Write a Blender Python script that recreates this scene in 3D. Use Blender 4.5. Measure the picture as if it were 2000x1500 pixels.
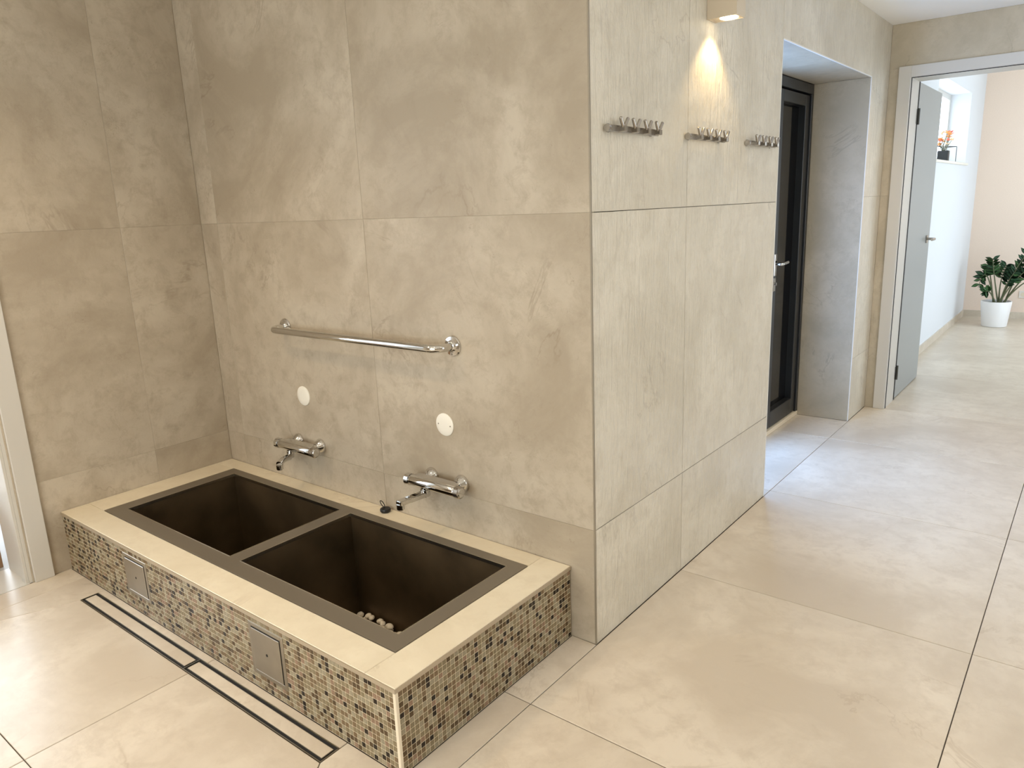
import bpy, bmesh, math, random
from mathutils import Vector, Matrix

# ------------------------------------------------------------------ clean
for o in list(bpy.data.objects):
    bpy.data.objects.remove(o)
SC = bpy.context.scene
COL = SC.collection
PI = math.pi
random.seed(7)

# ------------------------------------------------------------------ camera
YAW, PITCH, ROLL = -0.6761, -0.2355, -0.0391
fwd = Vector((math.sin(YAW) * math.cos(PITCH), math.cos(YAW) * math.cos(PITCH), math.sin(PITCH)))
rgt = fwd.cross(Vector((0, 0, 1))).normalized()
upv = rgt.cross(fwd)
c_, s_ = math.cos(ROLL), math.sin(ROLL)
rgt, upv = c_ * rgt + s_ * upv, -s_ * rgt + c_ * upv
cam_d = bpy.data.cameras.new('camera')
cam_d.sensor_width = 36.0
cam_d.lens = 1447.05 / 2000 * 36
cam_d.clip_start = 0.02
cam = bpy.data.objects.new('camera', cam_d)
COL.objects.link(cam)
M = Matrix.Identity(4)
for i in range(3):
    M[i][0], M[i][1], M[i][2] = rgt[i], upv[i], -fwd[i]
M[0][3], M[1][3], M[2][3] = 3.3221, -1.8756, 1.4366
cam.matrix_world = M
SC.camera = cam

# ------------------------------------------------------------------ world, exposure
w = bpy.data.worlds.new('world')
SC.world = w
w.use_nodes = True
w.node_tree.nodes['Background'].inputs[0].default_value = (0.62, 0.78, 1.0, 1)
w.node_tree.nodes['Background'].inputs[1].default_value = 0.6
SC.view_settings.view_transform = 'Standard'
SC.view_settings.look = 'None'
SC.view_settings.gamma = 1.0
SC.view_settings.use_curve_mapping = False
SC.view_settings.exposure = 0.10

# strengths of the places the light comes from (glazing and lamps)
SKY_RIGHT = 2.7        # large garden window in the right-hand wall
FILL_REAR = 6.8         # added window behind the photographer, lights the back wall
SKY_NICHE = 7.0       # glazed door leaf inside the deep opening
SKY_HALL = 3.6         # hallway glazing
SKY_LEFT = 8.0         # window of the small room on the left
DOWN_W = 10.0           # each added, unseen ceiling lamp, watts
SCONCE_W = 5.5        # wall lamp over the hooks
WARM = (1.0, 0.76, 0.50)

# ------------------------------------------------------------------ materials
def mat(name):
    m = bpy.data.materials.new(name)
    m.use_nodes = True
    nt = m.node_tree
    return m, nt, nt.nodes['Principled BSDF']

def plain(name, col, rough=0.5, metal=0.0, spec=0.5, bump=0.0, bscale=60.0, var=0.0):
    m, nt, b = mat(name)
    b.inputs['Base Color'].default_value = (*col, 1)
    b.inputs['Roughness'].default_value = rough
    b.inputs['Metallic'].default_value = metal
    b.inputs['Specular IOR Level'].default_value = spec
    if bump or var:
        tc = nt.nodes.new('ShaderNodeTexCoord')
        n = nt.nodes.new('ShaderNodeTexNoise')
        n.inputs['Scale'].default_value = bscale
        n.inputs['Detail'].default_value = 4
        nt.links.new(tc.outputs['Object'], n.inputs['Vector'])
        if bump:
            bp = nt.nodes.new('ShaderNodeBump')
            bp.inputs['Strength'].default_value = bump
            bp.inputs['Distance'].default_value = 0.002
            nt.links.new(n.outputs['Fac'], bp.inputs['Height'])
            nt.links.new(bp.outputs['Normal'], b.inputs['Normal'])
        if var:
            r = nt.nodes.new('ShaderNodeValToRGB')
            r.color_ramp.elements[0].position = 0.3
            r.color_ramp.elements[1].position = 0.7
            r.color_ramp.elements[0].color = (*[c * (1 - var) for c in col], 1)
            r.color_ramp.elements[1].color = (*[min(1, c * (1 + var)) for c in col], 1)
            nt.links.new(n.outputs['Fac'], r.inputs['Fac'])
            nt.links.new(r.outputs['Color'], b.inputs['Base Color'])
    return m

def emit(name, col, strength):
    m = bpy.data.materials.new(name)
    m.use_nodes = True
    nt = m.node_tree
    nt.nodes.remove(nt.nodes['Principled BSDF'])
    e = nt.nodes.new('ShaderNodeEmission')
    e.inputs['Color'].default_value = (*col, 1)
    e.inputs['Strength'].default_value = strength
    nt.links.new(e.outputs['Emission'], nt.nodes['Material Output'].inputs['Surface'])
    return m

def stone(name, light, dark, vein, rough=0.42, bump=0.25, scale=1.0, ripple=0.0, speck=0.7, spec=0.5):
    """cloudy beige porcelain: soft clouds, worn vein edges, fine pits; each tile is offset by its own random number"""
    m, nt, b = mat(name)
    N, L = nt.nodes.new, nt.links.new
    tc = N('ShaderNodeTexCoord')
    oi = N('ShaderNodeObjectInfo')
    mul = N('ShaderNodeVectorMath'); mul.operation = 'SCALE'
    cmb = N('ShaderNodeCombineXYZ')
    for k in range(3):
        mm = N('ShaderNodeMath'); mm.operation = 'MULTIPLY'
        mm.inputs[1].default_value = (37.0, 53.0, 71.0)[k]
        L(oi.outputs['Random'], mm.inputs[0]); L(mm.outputs[0], cmb.inputs[k])
    add = N('ShaderNodeVectorMath'); add.operation = 'ADD'
    L(tc.outputs['Object'], add.inputs[0]); L(cmb.outputs[0], add.inputs[1])
    vec = add.outputs[0]

    def noise(sc, det, rg, dist=0.0, v=None):
        n = N('ShaderNodeTexNoise')
        n.inputs['Scale'].default_value = sc * scale
        n.inputs['Detail'].default_value = det
        n.inputs['Roughness'].default_value = rg
        n.inputs['Distortion'].default_value = dist
        L(v or vec, n.inputs['Vector'])
        return n.outputs['Fac']

    def ramp(f, p0, p1, c0=(0, 0, 0, 1), c1=(1, 1, 1, 1)):
        r = N('ShaderNodeValToRGB')
        r.color_ramp.elements[0].position = p0; r.color_ramp.elements[1].position = p1
        r.color_ramp.elements[0].color = c0; r.color_ramp.elements[1].color = c1
        L(f, r.inputs['Fac'])
        return r.outputs['Color']

    def mixc(fac, a, bb, fv=None):
        x = N('ShaderNodeMix'); x.data_type = 'RGBA'
        if fv is not None: x.inputs[0].default_value = fv
        else: L(fac, x.inputs[0])
        for s, q in ((6, a), (7, bb)):
            if isinstance(q, tuple): x.inputs[s].default_value = q
            else: L(q, x.inputs[s])
        return x.outputs[2]

    cloud = noise(1.9, 9, 0.62, 0.6)
    base = mixc(ramp(cloud, 0.38, 0.62), (*dark, 1), (*light, 1))
    mott = noise(14, 8, 0.7, 0.3)
    base = mixc(ramp(mott, 0.47, 0.72), base, (*dark, 1))
    stain = ramp(noise(4.3, 7, 0.72, 0.9), 0.56, 0.74)
    st2 = N('ShaderNodeMath'); st2.operation = 'MULTIPLY'; L(stain, st2.inputs[0]); st2.inputs[1].default_value = 0.30
    base = mixc(st2.outputs[0], base, (*[0.45 * a + 0.55 * b for a, b in zip(dark, vein)], 1))
    # broken vein edges : narrow band of a distorted noise, present only here and there
    vn = noise(1.3, 6, 0.6, 1.4)
    vv = ramp(vn, 0.487, 0.5)
    vw = ramp(vn, 0.5, 0.512)
    sb = N('ShaderNodeMath'); sb.operation = 'SUBTRACT'; L(vv, sb.inputs[0]); L(vw, sb.inputs[1])
    where = ramp(noise(3.2, 3, 0.5), 0.52, 0.66)
    mv = N('ShaderNodeMath'); mv.operation = 'MULTIPLY'; L(sb.outputs[0], mv.inputs[0]); L(where, mv.inputs[1])
    mv2 = N('ShaderNodeMath'); mv2.operation = 'MULTIPLY'; L(mv.outputs[0], mv2.inputs[0]); mv2.inputs[1].default_value = 0.36
    base = mixc(mv2.outputs[0], base, (*vein, 1))
    # hairline cracks
    hn = noise(5.5, 5, 0.65, 2.2)
    h0 = ramp(hn, 0.492, 0.5); h1 = ramp(hn, 0.5, 0.508)
    hs = N('ShaderNodeMath'); hs.operation = 'SUBTRACT'; L(h0, hs.inputs[0]); L(h1, hs.inputs[1])
    hw = ramp(noise(4.1, 2, 0.5), 0.55, 0.66)
    hm = N('ShaderNodeMath'); hm.operation = 'MULTIPLY'; L(hs.outputs[0], hm.inputs[0]); L(hw, hm.inputs[1])
    hm2 = N('ShaderNodeMath'); hm2.operation = 'MULTIPLY'; L(hm.outputs[0], hm2.inputs[0]); hm2.inputs[1].default_value = 0.45 * speck
    base = mixc(hm2.outputs[0], base, (*vein, 1))
    # small pits
    pit = ramp(noise(55, 5, 0.75, 0.8), 0.63, 0.72)
    zone = ramp(noise(2.6, 4, 0.6), 0.45, 0.65)
    pm = N('ShaderNodeMath'); pm.operation = 'MULTIPLY'; L(pit, pm.inputs[0]); L(zone, pm.inputs[1])
    pm2 = N('ShaderNodeMath'); pm2.operation = 'MULTIPLY'; L(pm.outputs[0], pm2.inputs[0]); pm2.inputs[1].default_value = speck
    base = mixc(pm2.outputs[0], base, (*vein, 1))
    L(base, b.inputs['Base Color'])
    b.inputs['Specular IOR Level'].default_value = spec
    rr = N('ShaderNodeMapRange')
    L(mott, rr.inputs[0])
    rr.inputs[3].default_value = rough - 0.06; rr.inputs[4].default_value = rough + 0.08
    L(rr.outputs[0], b.inputs['Roughness'])
    bp = N('ShaderNodeBump'); bp.inputs['Strength'].default_value = bump; bp.inputs['Distance'].default_value = 0.004
    h = noise(30, 6, 0.65)
    if ripple:
        mp = N('ShaderNodeMapping'); mp.inputs['Scale'].default_value = (9, 9, 1.6)
        L(vec, mp.inputs['Vector'])
        rp = noise(4.2, 4, 0.6, 0.5, mp.outputs['Vector'])
        ad = N('ShaderNodeMath'); ad.operation = 'MULTIPLY_ADD'; L(rp, ad.inputs[0]); ad.inputs[1].default_value = ripple; L(h, ad.inputs[2])
        h = ad.outputs[0]
    L(h, bp.inputs['Height']); L(bp.outputs['Normal'], b.inputs['Normal'])
    return m

M_ = {}
M_['wall'] = stone('beige_stone_tile', (0.535, 0.465, 0.36), (0.38, 0.315, 0.23), (0.20, 0.14, 0.085))
M_['hook'] = stone('riven_stone_tile', (0.75, 0.69, 0.575), (0.62, 0.56, 0.45), (0.33, 0.27, 0.20), rough=0.36, bump=0.9, ripple=3.0, speck=0.25)
M_['niche'] = stone('grey_beige_tile', (0.58, 0.50, 0.37), (0.45, 0.385, 0.275), (0.22, 0.18, 0.13))
M_['floor'] = stone('pale_floor_tile', (0.74, 0.655, 0.535), (0.60, 0.515, 0.405), (0.40, 0.31, 0.21), rough=0.30, bump=0.10, speck=0.35)
M_['deck'] = stone('cream_deck_stone', (0.82, 0.735, 0.565), (0.73, 0.64, 0.475), (0.50, 0.40, 0.27), rough=0.42, bump=0.12, speck=0.25)
M_['grout'] = plain('floor_grout', (0.07, 0.055, 0.04), 0.9)
M_['grout_l'] = plain('light_wall_grout', (0.62, 0.54, 0.41), 0.9)
M_['grout_h'] = plain('grey_wall_grout', (0.17, 0.145, 0.115), 0.9)
M_['grout_m'] = plain('mosaic_grout', (0.70, 0.60, 0.42), 0.85, bump=0.2, bscale=300)
M_['ceil'] = plain('ceiling_paint', (0.93, 0.90, 0.84), 0.9)
M_['white_paint'] = plain('white_paint', (0.74, 0.75, 0.76), 0.85, bump=0.1, bscale=200)
M_['peach'] = plain('warm_plaster_paint', (0.88, 0.72, 0.59), 0.9, bump=0.3, bscale=120, var=0.03)
M_['frame'] = plain('pale_grey_laminate', (0.62, 0.59, 0.53), 0.35)
M_['leaf_grey'] = plain('grey_door_laminate', (0.34, 0.355, 0.345), 0.38)
M_['blackalu'] = plain('black_aluminium', (0.020, 0.021, 0.021), 0.33, 0.0, 0.5)
M_['darkglass'] = plain('dark_glass', (0.004, 0.004, 0.005), 0.06)
M_['gasket'] = plain('black_gasket', (0.006, 0.006, 0.006), 0.6)
M_['chrome'] = plain('chrome', (0.66, 0.65, 0.63), 0.06, 1.0)
M_['steel'] = plain('brushed_steel', (0.37, 0.335, 0.275), 0.36, 1.0, var=0.10, bscale=9)
M_['nickel'] = plain('satin_nickel', (0.43, 0.40, 0.36), 0.25, 1.0)
M_['hinge'] = plain('dark_hinge_metal', (0.10, 0.10, 0.09), 0.3, 0.9)
M_['anth'] = plain('anthracite_metal', (0.29, 0.255, 0.205), 0.42, 0.75, 0.5, bump=0.05, bscale=500)
M_['basin'] = plain('dark_bronzed_steel', (0.095, 0.064, 0.034), 0.38, 0.5, 0.35, var=0.35, bscale=5)
M_['lip'] = plain('lip_highlight_steel', (0.62, 0.57, 0.48), 0.25, 1.0)  # lighter metal paints the bright highlight along the bowl lip
M_['slot'] = plain('drain_slot_black', (0.008, 0.007, 0.006), 0.7)
M_['whiteplastic'] = plain('white_plastic', (0.88, 0.84, 0.74), 0.35)
M_['screw'] = plain('dull_screw', (0.28, 0.25, 0.2), 0.4, 0.8)
M_['rubber'] = plain('black_rubber', (0.010, 0.010, 0.010), 0.4)
M_['pebble'] = plain('cream_pebble', (0.90, 0.82, 0.68), 0.6, var=0.08, bscale=40)
M_['trim'] = plain('champagne_edge_trim', (0.50, 0.42, 0.31), 0.4, 0.5)
M_['trim_l'] = plain('cream_corner_trim', (0.80, 0.70, 0.53), 0.5)
M_['trim_w'] = plain('white_edge_trim', (0.85, 0.83, 0.78), 0.4)
M_['trim_d'] = plain('grey_corner_trim', (0.34, 0.30, 0.235), 0.4, 0.5)
M_['lampbox'] = plain('beige_lamp_housing', (0.62, 0.53, 0.40), 0.5)
M_['pot'] = plain('white_ceramic_pot', (0.86, 0.84, 0.82), 0.35)
M_['potblack'] = plain('black_pot', (0.02, 0.022, 0.022), 0.5)
M_['soil'] = plain('soil', (0.05, 0.035, 0.025), 0.95)
M_['leaf'] = plain('glossy_green_leaf', (0.06, 0.16, 0.04), 0.3, var=0.4, bscale=8)
M_['leaf2'] = plain('dark_green_leaf', (0.03, 0.095, 0.035), 0.3, var=0.3, bscale=8)
M_['stem'] = plain('brown_green_stem', (0.12, 0.13, 0.06), 0.5)
M_['petal'] = plain('orange_petal', (0.95, 0.45, 0.16), 0.6)
M_['petal2'] = plain('coral_petal', (0.85, 0.22, 0.15), 0.6)
M_['petal3'] = plain('peach_petal', (0.98, 0.68, 0.40), 0.6)
M_['wood'] = plain('brown_wood', (0.30, 0.17, 0.085), 0.5, var=0.3, bscale=14)
M_['plank'] = plain('grey_plank', (0.44, 0.43, 0.41), 0.5, var=0.12, bscale=6)
M_['socket'] = plain('socket_plastic', (0.80, 0.74, 0.66), 0.4)
M_['lens'] = emit('lamp_lens_glow', (1.0, 0.86, 0.62), 9.0)
M_['downlens'] = emit('added_lamp_glow', WARM, 8.0)
M_['sky_right'] = emit('daylight_right', (0.93, 0.98, 1.0), SKY_RIGHT)
M_['fill_rear'] = emit('fill_light_rear', (0.94, 0.99, 1.0), FILL_REAR)
M_['sky_niche'] = emit('daylight_niche', (0.32, 0.54, 1.0), SKY_NICHE)
M_['sky_hall'] = emit('daylight_hall', (0.74, 0.87, 1.0), SKY_HALL)
M_['sky_left'] = emit('daylight_left', (0.82, 0.91, 1.0), SKY_LEFT)

# ------------------------------------------------------------------ helpers
def link(o, parent=None):
    COL.objects.link(o)
    if parent is not None:
        o.parent = parent
    return o

def origin(o):
    v = Vector((0, 0, 0))
    while o is not None:
        v += o.location
        o = o.parent
    return v

def finish(name, bm, m, parent=None, smooth=False, base=None):
    """bmesh in world coordinates -> one mesh object; local to its parent"""
    off = origin(parent) if parent else (Vector(base) if base is not None else Vector((0, 0, 0)))
    if parent is None and base is not None:
        bmesh.ops.translate(bm, verts=bm.verts, vec=-off)
    elif parent is not None:
        bmesh.ops.translate(bm, verts=bm.verts, vec=-off)
    me = bpy.data.meshes.new(name)
    bm.normal_update()
    bm.to_mesh(me); bm.free()
    for mm in (m if isinstance(m, (list, tuple)) else [m]):
        me.materials.append(mm)
    if smooth:
        me.shade_smooth()
        try: me.set_sharp_from_angle(angle=math.radians(35))
        except Exception: pass
    o = bpy.data.objects.new(name, me)
    link(o, parent)
    if parent is None and base is not None:
        o.location = off
    return o

def thing(name, label, cat, loc, group=None, kind=None):
    o = bpy.data.objects.new(name, None)
    o.empty_display_size = 0.05
    o.location = loc
    link(o)
    o['label'] = label; o['category'] = cat
    if group: o['group'] = group
    if kind: o['kind'] = kind
    return o

def tag(o, label, cat, group=None, kind=None):
    o['label'] = label; o['category'] = cat
    if group: o['group'] = group
    if kind: o['kind'] = kind
    return o

def struct(o, label=None, cat=None):
    o['kind'] = 'structure'
    if label: o['label'] = label
    if cat: o['category'] = cat
    return o

def add_box(bm, x0, x1, y0, y1, z0, z1, bev=0.0, seg=1, mi=0):
    vs = [bm.verts.new(p) for p in ((x0, y0, z0), (x1, y0, z0), (x1, y1, z0), (x0, y1, z0), (x0, y0, z1), (x1, y0, z1), (x1, y1, z1), (x0, y1, z1))]
    fs = [bm.faces.new([vs[i] for i in q]) for q in ((0, 3, 2, 1), (4, 5, 6, 7), (0, 1, 5, 4), (1, 2, 6, 5), (2, 3, 7, 6), (3, 0, 4, 7))]
    for f in fs: f.material_index = mi
    if bev:
        es = list({e for f in fs for e in f.edges})
        bmesh.ops.bevel(bm, geom=es, offset=bev, segments=seg, affect='EDGES', profile=0.5)

def box(name, r, m, parent=None, bev=0.0, seg=1, base=None, smooth=False):
    bm = bmesh.new()
    add_box(bm, *r, bev=bev, seg=seg)
    return finish(name, bm, m, parent, smooth, base)

def boxes(name, rs, m, parent=None, bev=0.0, base=None):
    bm = bmesh.new()
    for r in rs: add_box(bm, *r, bev=bev)
    return finish(name, bm, m, parent, False, base)

def frame_for(d):
    d = Vector(d).normalized()
    a = Vector((0, 0, 1)) if abs(d.z) < 0.9 else Vector((1, 0, 0))
    u = d.cross(a).normalized()
    return u, d.cross(u).normalized()

def add_lathe(bm, p, axis, prof, seg=24, mi=0):
    """prof: (distance along axis, radius)"""
    p = Vector(p); d = Vector(axis).normalized(); u, v = frame_for(d)
    rings = []
    for t, r in prof:
        c = p + d * t
        if r < 1e-6: rings.append([bm.verts.new(c)])
        else: rings.append([bm.verts.new(c + u * (r * math.cos(2 * PI * k / seg)) + v * (r * math.sin(2 * PI * k / seg))) for k in range(seg)])
    for a, b in zip(rings, rings[1:]):
        for k in range(seg):
            k2 = (k + 1) % seg
            if len(a) == 1 and len(b) == 1: continue
            if len(a) == 1: f = bm.faces.new((a[0], b[k2], b[k]))
            elif len(b) == 1: f = bm.faces.new((a[k], a[k2], b[0]))
            else: f = bm.faces.new((a[k], a[k2], b[k2], b[k]))
            f.material_index = mi
    for rg, rev in ((rings[0], True), (rings[-1], False)):
        if len(rg) > 2:
            bm.faces.new(rg[::-1] if rev else rg).material_index = mi

def add_tube(bm, pts, rad, seg=12, cap=True):
    pts = [Vector(p) for p in pts]
    n = len(pts)
    rads = rad if isinstance(rad, (list, tuple)) else [rad] * n
    t0 = (pts[1] - pts[0]).normalized()
    u, v = frame_for(t0)
    rings = []
    for i, p in enumerate(pts):
        t = (pts[min(i + 1, n - 1)] - pts[max(i - 1, 0)]).normalized()
        u = (u - t * u.dot(t)).normalized(); v = t.cross(u)
        rings.append([bm.verts.new(p + (u * math.cos(2 * PI * k / seg) + v * math.sin(2 * PI * k / seg)) * rads[i]) for k in range(seg)])
    for a, b in zip(rings, rings[1:]):
        for k in range(seg):
            bm.faces.new((a[k], a[(k + 1) % seg], b[(k + 1) % seg], b[k]))
    if cap:
        bm.faces.new(rings[0][::-1]); bm.faces.new(rings[-1])

def lathe(name, p, axis, prof, m, parent=None, seg=24, base=None):
    bm = bmesh.new(); add_lathe(bm, p, axis, prof, seg)
    bmesh.ops.recalc_face_normals(bm, faces=bm.faces)
    return finish(name, bm, m, parent, True, base)

def tube(name, pts, rad, m, parent=None, seg=12, base=None):
    bm = bmesh.new(); add_tube(bm, pts, rad, seg)
    bmesh.ops.recalc_face_normals(bm, faces=bm.faces)
    return finish(name, bm, m, parent, True, base)

def arc_path(pts, r, n=6):
    """polyline with rounded corners"""
    pts = [Vector(p) for p in pts]
    out = [pts[0]]
    for a, b, c in zip(pts, pts[1:], pts[2:]):
        d0 = (a - b).normalized(); d1 = (c - b).normalized()
        p0 = b + d0 * r; p1 = b + d1 * r
        for k in range(n + 1):
            t = k / n
            out.append((1 - t) ** 2 * p0 + 2 * t * (1 - t) * b + t * t * p1)
    out.append(pts[-1])
    return out

def prism(name, poly, z0, z1, m, parent=None, bev=0.0012, inset=0.0014):
    """flat tile of any outline (x, y), pulled in for the joint"""
    bm = bmesh.new()
    n = len(poly)
    area = sum(poly[i][0] * poly[(i + 1) % n][1] - poly[(i + 1) % n][0] * poly[i][1] for i in range(n))
    if area < 0: poly = poly[::-1]
    def off(d):
        out = []
        for i in range(n):
            a, b, c = Vector(poly[i - 1]), Vector(poly[i]), Vector(poly[(i + 1) % n])
            e0 = (b - a).normalized(); e1 = (c - b).normalized()
            n0 = Vector((-e0.y, e0.x)); n1 = Vector((-e1.y, e1.x))
            k = (n0 + n1); k = k / max(0.2, 1 + n0.dot(n1))
            out.append(b + k * d)
        return out
    lo = off(inset); hi = off(inset + bev)
    A = [bm.verts.new((p.x, p.y, z0)) for p in lo]
    B = [bm.verts.new((p.x, p.y, z1 - bev)) for p in lo]
    C = [bm.verts.new((p.x, p.y, z1)) for p in hi]
    for i in range(n):
        j = (i + 1) % n
        bm.faces.new((A[i], A[j], B[j], B[i])); bm.faces.new((B[i], B[j], C[j], C[i]))
    bm.faces.new(C); bm.faces.new(A[::-1])
    return finish(name, bm, m, parent)

# key dimensions (metres)
TW, TD, TH = 2.038, 0.797, 0.2607       # tiled tub surround
XE = 2.136                              # plane of the wall with the hooks
Y1, Y2, Y3 = 1.550, 3.060, 3.479        # opening in that wall, cross wall with the door
ZN, ZC = 2.087, 2.427                   # opening height, ceiling
XD = 1.812                              # plane of the black door
GX = [-0.863, 0.137, 1.137, 2.137, 3.137, 4.137, 5.0]
GY = [-4.0, -3.37, -2.37, -1.37, -0.37, 0.632, 1.636, 2.642, 3.645, 4.65, 5.66, 6.67, 7.68, 8.05]
G = 0.0011
GW = 0.0005

# ================================================================== FLOOR
T = 0.008
bm = bmesh.new()
for r in ((0, 5.0, -4.0, -TD + 0.03), (TW - 0.03, 5.0, -TD + 0.03, 0.0), (XE - 0.06, 5.0, 0.0, Y3), (XD - 0.06, XE - 0.06, Y1 - 0.02, Y2 + 0.02), (2.05, 4.45, Y3, 8.1)):
    add_box(bm, r[0], r[1], r[2], r[3], -0.06, -0.003)
floor = finish('floor', bm, M_['grout'])
struct(floor, 'pale beige stone-look floor of large square tiles', 'floor')

def ftile(poly): return prism('floor_tile', poly, -0.0028, 0.0, M_['floor'], floor)
def rect(x0, x1, y0, y1): return [(x0, y0), (x1, y0), (x1, y1), (x0, y1)]
DX0, DX1, DXM, DY0, DY1 = 0.323, 1.820, 1.098, -0.892, -0.826     # linear drain
ftile(rect(0.0, 0.137, -1.37, -TD))
ftile([(0.137, -1.37), (DX0, DY0), (DX0, -TD), (0.137, -TD)])
ftile([(0.137, -1.37), (1.137, -1.37), (1.137, DY0), (DX0, DY0)])
ftile([(1.137, -1.37), (2.137, -1.37), (DX1, DY0), (1.137, DY0)])
ftile([(2.137, -1.37), (2.137, -0.37), (TW, -0.37), (TW, -TD), (DX1, -TD), (DX1, DY0)])
ftile(rect(DX0, 1.137, DY1, -TD)); ftile(rect(1.137, DX1, DY1, -TD))
ftile(rect(TW, 2.137, -0.37, 0.0))
for ya, yb in ((-2.37, -1.37), (-3.37, -2.37), (-4.0, -3.37)):
    for xa, xb in ((0.0, 0.137), (0.137, 1.137), (1.137, 2.137)): ftile(rect(xa, xb, ya, yb))
for xa, xb in ((2.137, 3.137), (3.137, 4.137), (4.137, 5.0)):
    for ya, yb in zip(GY[:7], GY[1:8]): ftile(rect(xa, xb, ya, yb))
    ftile(rect(xa, xb, 2.642, Y3))
for ya, yb in ((Y1, 1.636), (1.636, 2.642), (2.642, Y2)): ftile(rect(XD, 2.137, ya, yb))
for xa, xb in ((2.1, 3.137), (3.137, 4.137), (4.137, 4.4)):
    ftile(rect(xa, xb, Y3, 3.645))
    for ya, yb in zip(GY[8:], GY[9:]): ftile(rect(xa, xb, ya, yb))

# ================================================================== WALLS OF THE TUB ROOM
TT = 0.0018
def wtile_x(x, y0, y1, z0, z1, m, wall, sgn=1, G=GW):      # tile on a wall of constant x, facing sgn*x
    a, b = (x - TT, x) if sgn > 0 else (x, x + TT)
    return box('wall_tile', (a, b, y0 + G, y1 - G, z0 + G, z1 - G), m, wall, bev=0.0006)
def wtile_y(y, x0, x1, z0, z1, m, wall, sgn=-1, G=GW):
    a, b = (y, y + TT) if sgn < 0 else (y - TT, y)
    return box('wall_tile', (x0 + G, x1 - G, a, b, z0 + G, z1 - G), m, wall, bev=0.0006)

LD0, LD1, LDZ = -1.85, -0.945, 2.10                   # doorway in the left wall
wl = boxes('wall_left', [(-0.23, -0.0019, LD1, 0.2, -0.3, 2.5), (-0.23, -0.0019, -4.0, LD0, 0, 2.5), (-0.23, -0.0019, LD0, LD1, LDZ, 2.5)], M_['grout_l'])
struct(wl, 'left wall of large beige stone tiles beside the tub', 'wall')
for y0, y1 in ((LD1, -0.37), (-0.37, 0.0), (-2.37, LD0), (-3.37, -2.37), (-4.0, -3.37)):
    for z0, z1 in ((0, 0.41), (0.41, 1.41), (1.41, ZC)):
        wtile_x(0, y0, y1, z0, z1, M_['wall'], wl)
wtile_x(0, LD0, -1.37, LDZ, ZC, M_['wall'], wl); wtile_x(0, -1.37, LD1, LDZ, ZC, M_['wall'], wl)

wb = box('wall_back', (0.0, XE - 0.003, 0.0019, 0.2, -0.3, 2.5), M_['grout_l'])
struct(wb, 'back wall of large beige stone tiles behind the tub', 'wall')
for x0, x1 in ((0, 0.137), (0.137, 1.137), (1.137, XE - 0.004)):
    for z0, z1 in ((0, 0.41), (0.41, 1.41), (1.41, ZC)):
        wtile_y(0, x0, x1, z0, z1, M_['wall'], wb)

wm = boxes('wall_middle', [(1.95, XE - 0.003, 0.2, Y1 - 0.003, 0, 2.5), (XE - 0.18, XE - 0.003, 0.02, 0.2, 0, 2.5), (1.95, XE - 0.003, Y1 - 0.003, Y2 + 0.003, ZN + 0.003, 2.5),
                           (1.75, XE - 0.003, Y2 + 0.003, Y3 + 0.1, 0, 2.5)], M_['grout_h'])
struct(wm, 'pale riven stone wall carrying the hook rails', 'wall')
for y0, y1 in ((0.004, 0.632), (0.632, Y1 - 0.004)):
    for z0, z1 in ((0, 0.41), (0.41, 1.41), (1.41, ZC)):
        wtile_x(XE, y0, y1, z0, z1, M_['hook'], wm, G=0.0011)
for y0, y1 in ((Y1 - 0.004, 1.636), (1.636, 2.642), (2.642, Y2 + 0.004), ):
    wtile_x(XE, y0, y1, ZN + 0.004, ZC, M_['hook'], wm)
for z0, z1 in ((0, 0.41), (0.41, 1.41), (1.41, ZC)):
    wtile_x(XE, Y2 + 0.004, Y3, z0, z1, M_['hook'], wm)
# reveal of the deep opening: far side, near side, soffit
for z0, z1 in ((0, ZN),):
    wtile_y(Y2, XD, XE - 0.004, z0, z1, M_['niche'], wm, -1)
    wtile_y(Y1, XD, XE - 0.004, z0, z1, M_['niche'], wm, 1)
for y0, y1 in ((Y1, 2.3), (2.3, Y2)):
    box('wall_tile', (XD, XE - 0.004, y0 + G, y1 - G, ZN, ZN + TT), M_['niche'], wm, bev=0.001)
box('wall_core', (1.75, 1.95, 0.2, Y1 - 0.003, 0, 2.5), M_['grout_h'], wm)
box('lintel_core', (1.75, 1.95, Y1 - 0.003, Y2 + 0.003, ZN + 0.003, 2.5), M_['grout_h'], wm)

wf = boxes('wall_far', [(XE - 0.1, 2.19, Y3 + 0.003, Y3 + 0.26, 0, 2.9), (2.19, 3.25, Y3 + 0.003, Y3 + 0.26, 2.175, 2.9), (3.24, 5.1, Y3 + 0.003, Y3 + 0.26, 0, 2.9)], M_['niche'])
struct(wf, 'narrow tiled cross wall around the hallway door', 'wall')
for x0, x1, z0, z1 in ((XE, 2.200, 0, 0.41), (XE, 2.200, 0.41, 1.41), (XE, 2.200, 1.41, 2.17), (XE, 3.137, 2.17, ZC), (3.137, 4.137, 2.17, ZC), (4.137, 5.0, 2.17, ZC),
                       (3.235, 4.137, 0, 1.41), (3.235, 4.137, 1.41, 2.17), (4.137, 5.0, 0, 1.41), (4.137, 5.0, 1.41, 2.17)):
    wtile_y(Y3, x0, x1, z0, z1, M_['niche'], wf)

ceil = box('ceiling', (-0.23, 5.1, -4.1, Y3, ZC, ZC + 0.12), M_['ceil'])
struct(ceil, 'plain off-white painted ceiling', 'ceiling')

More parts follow.
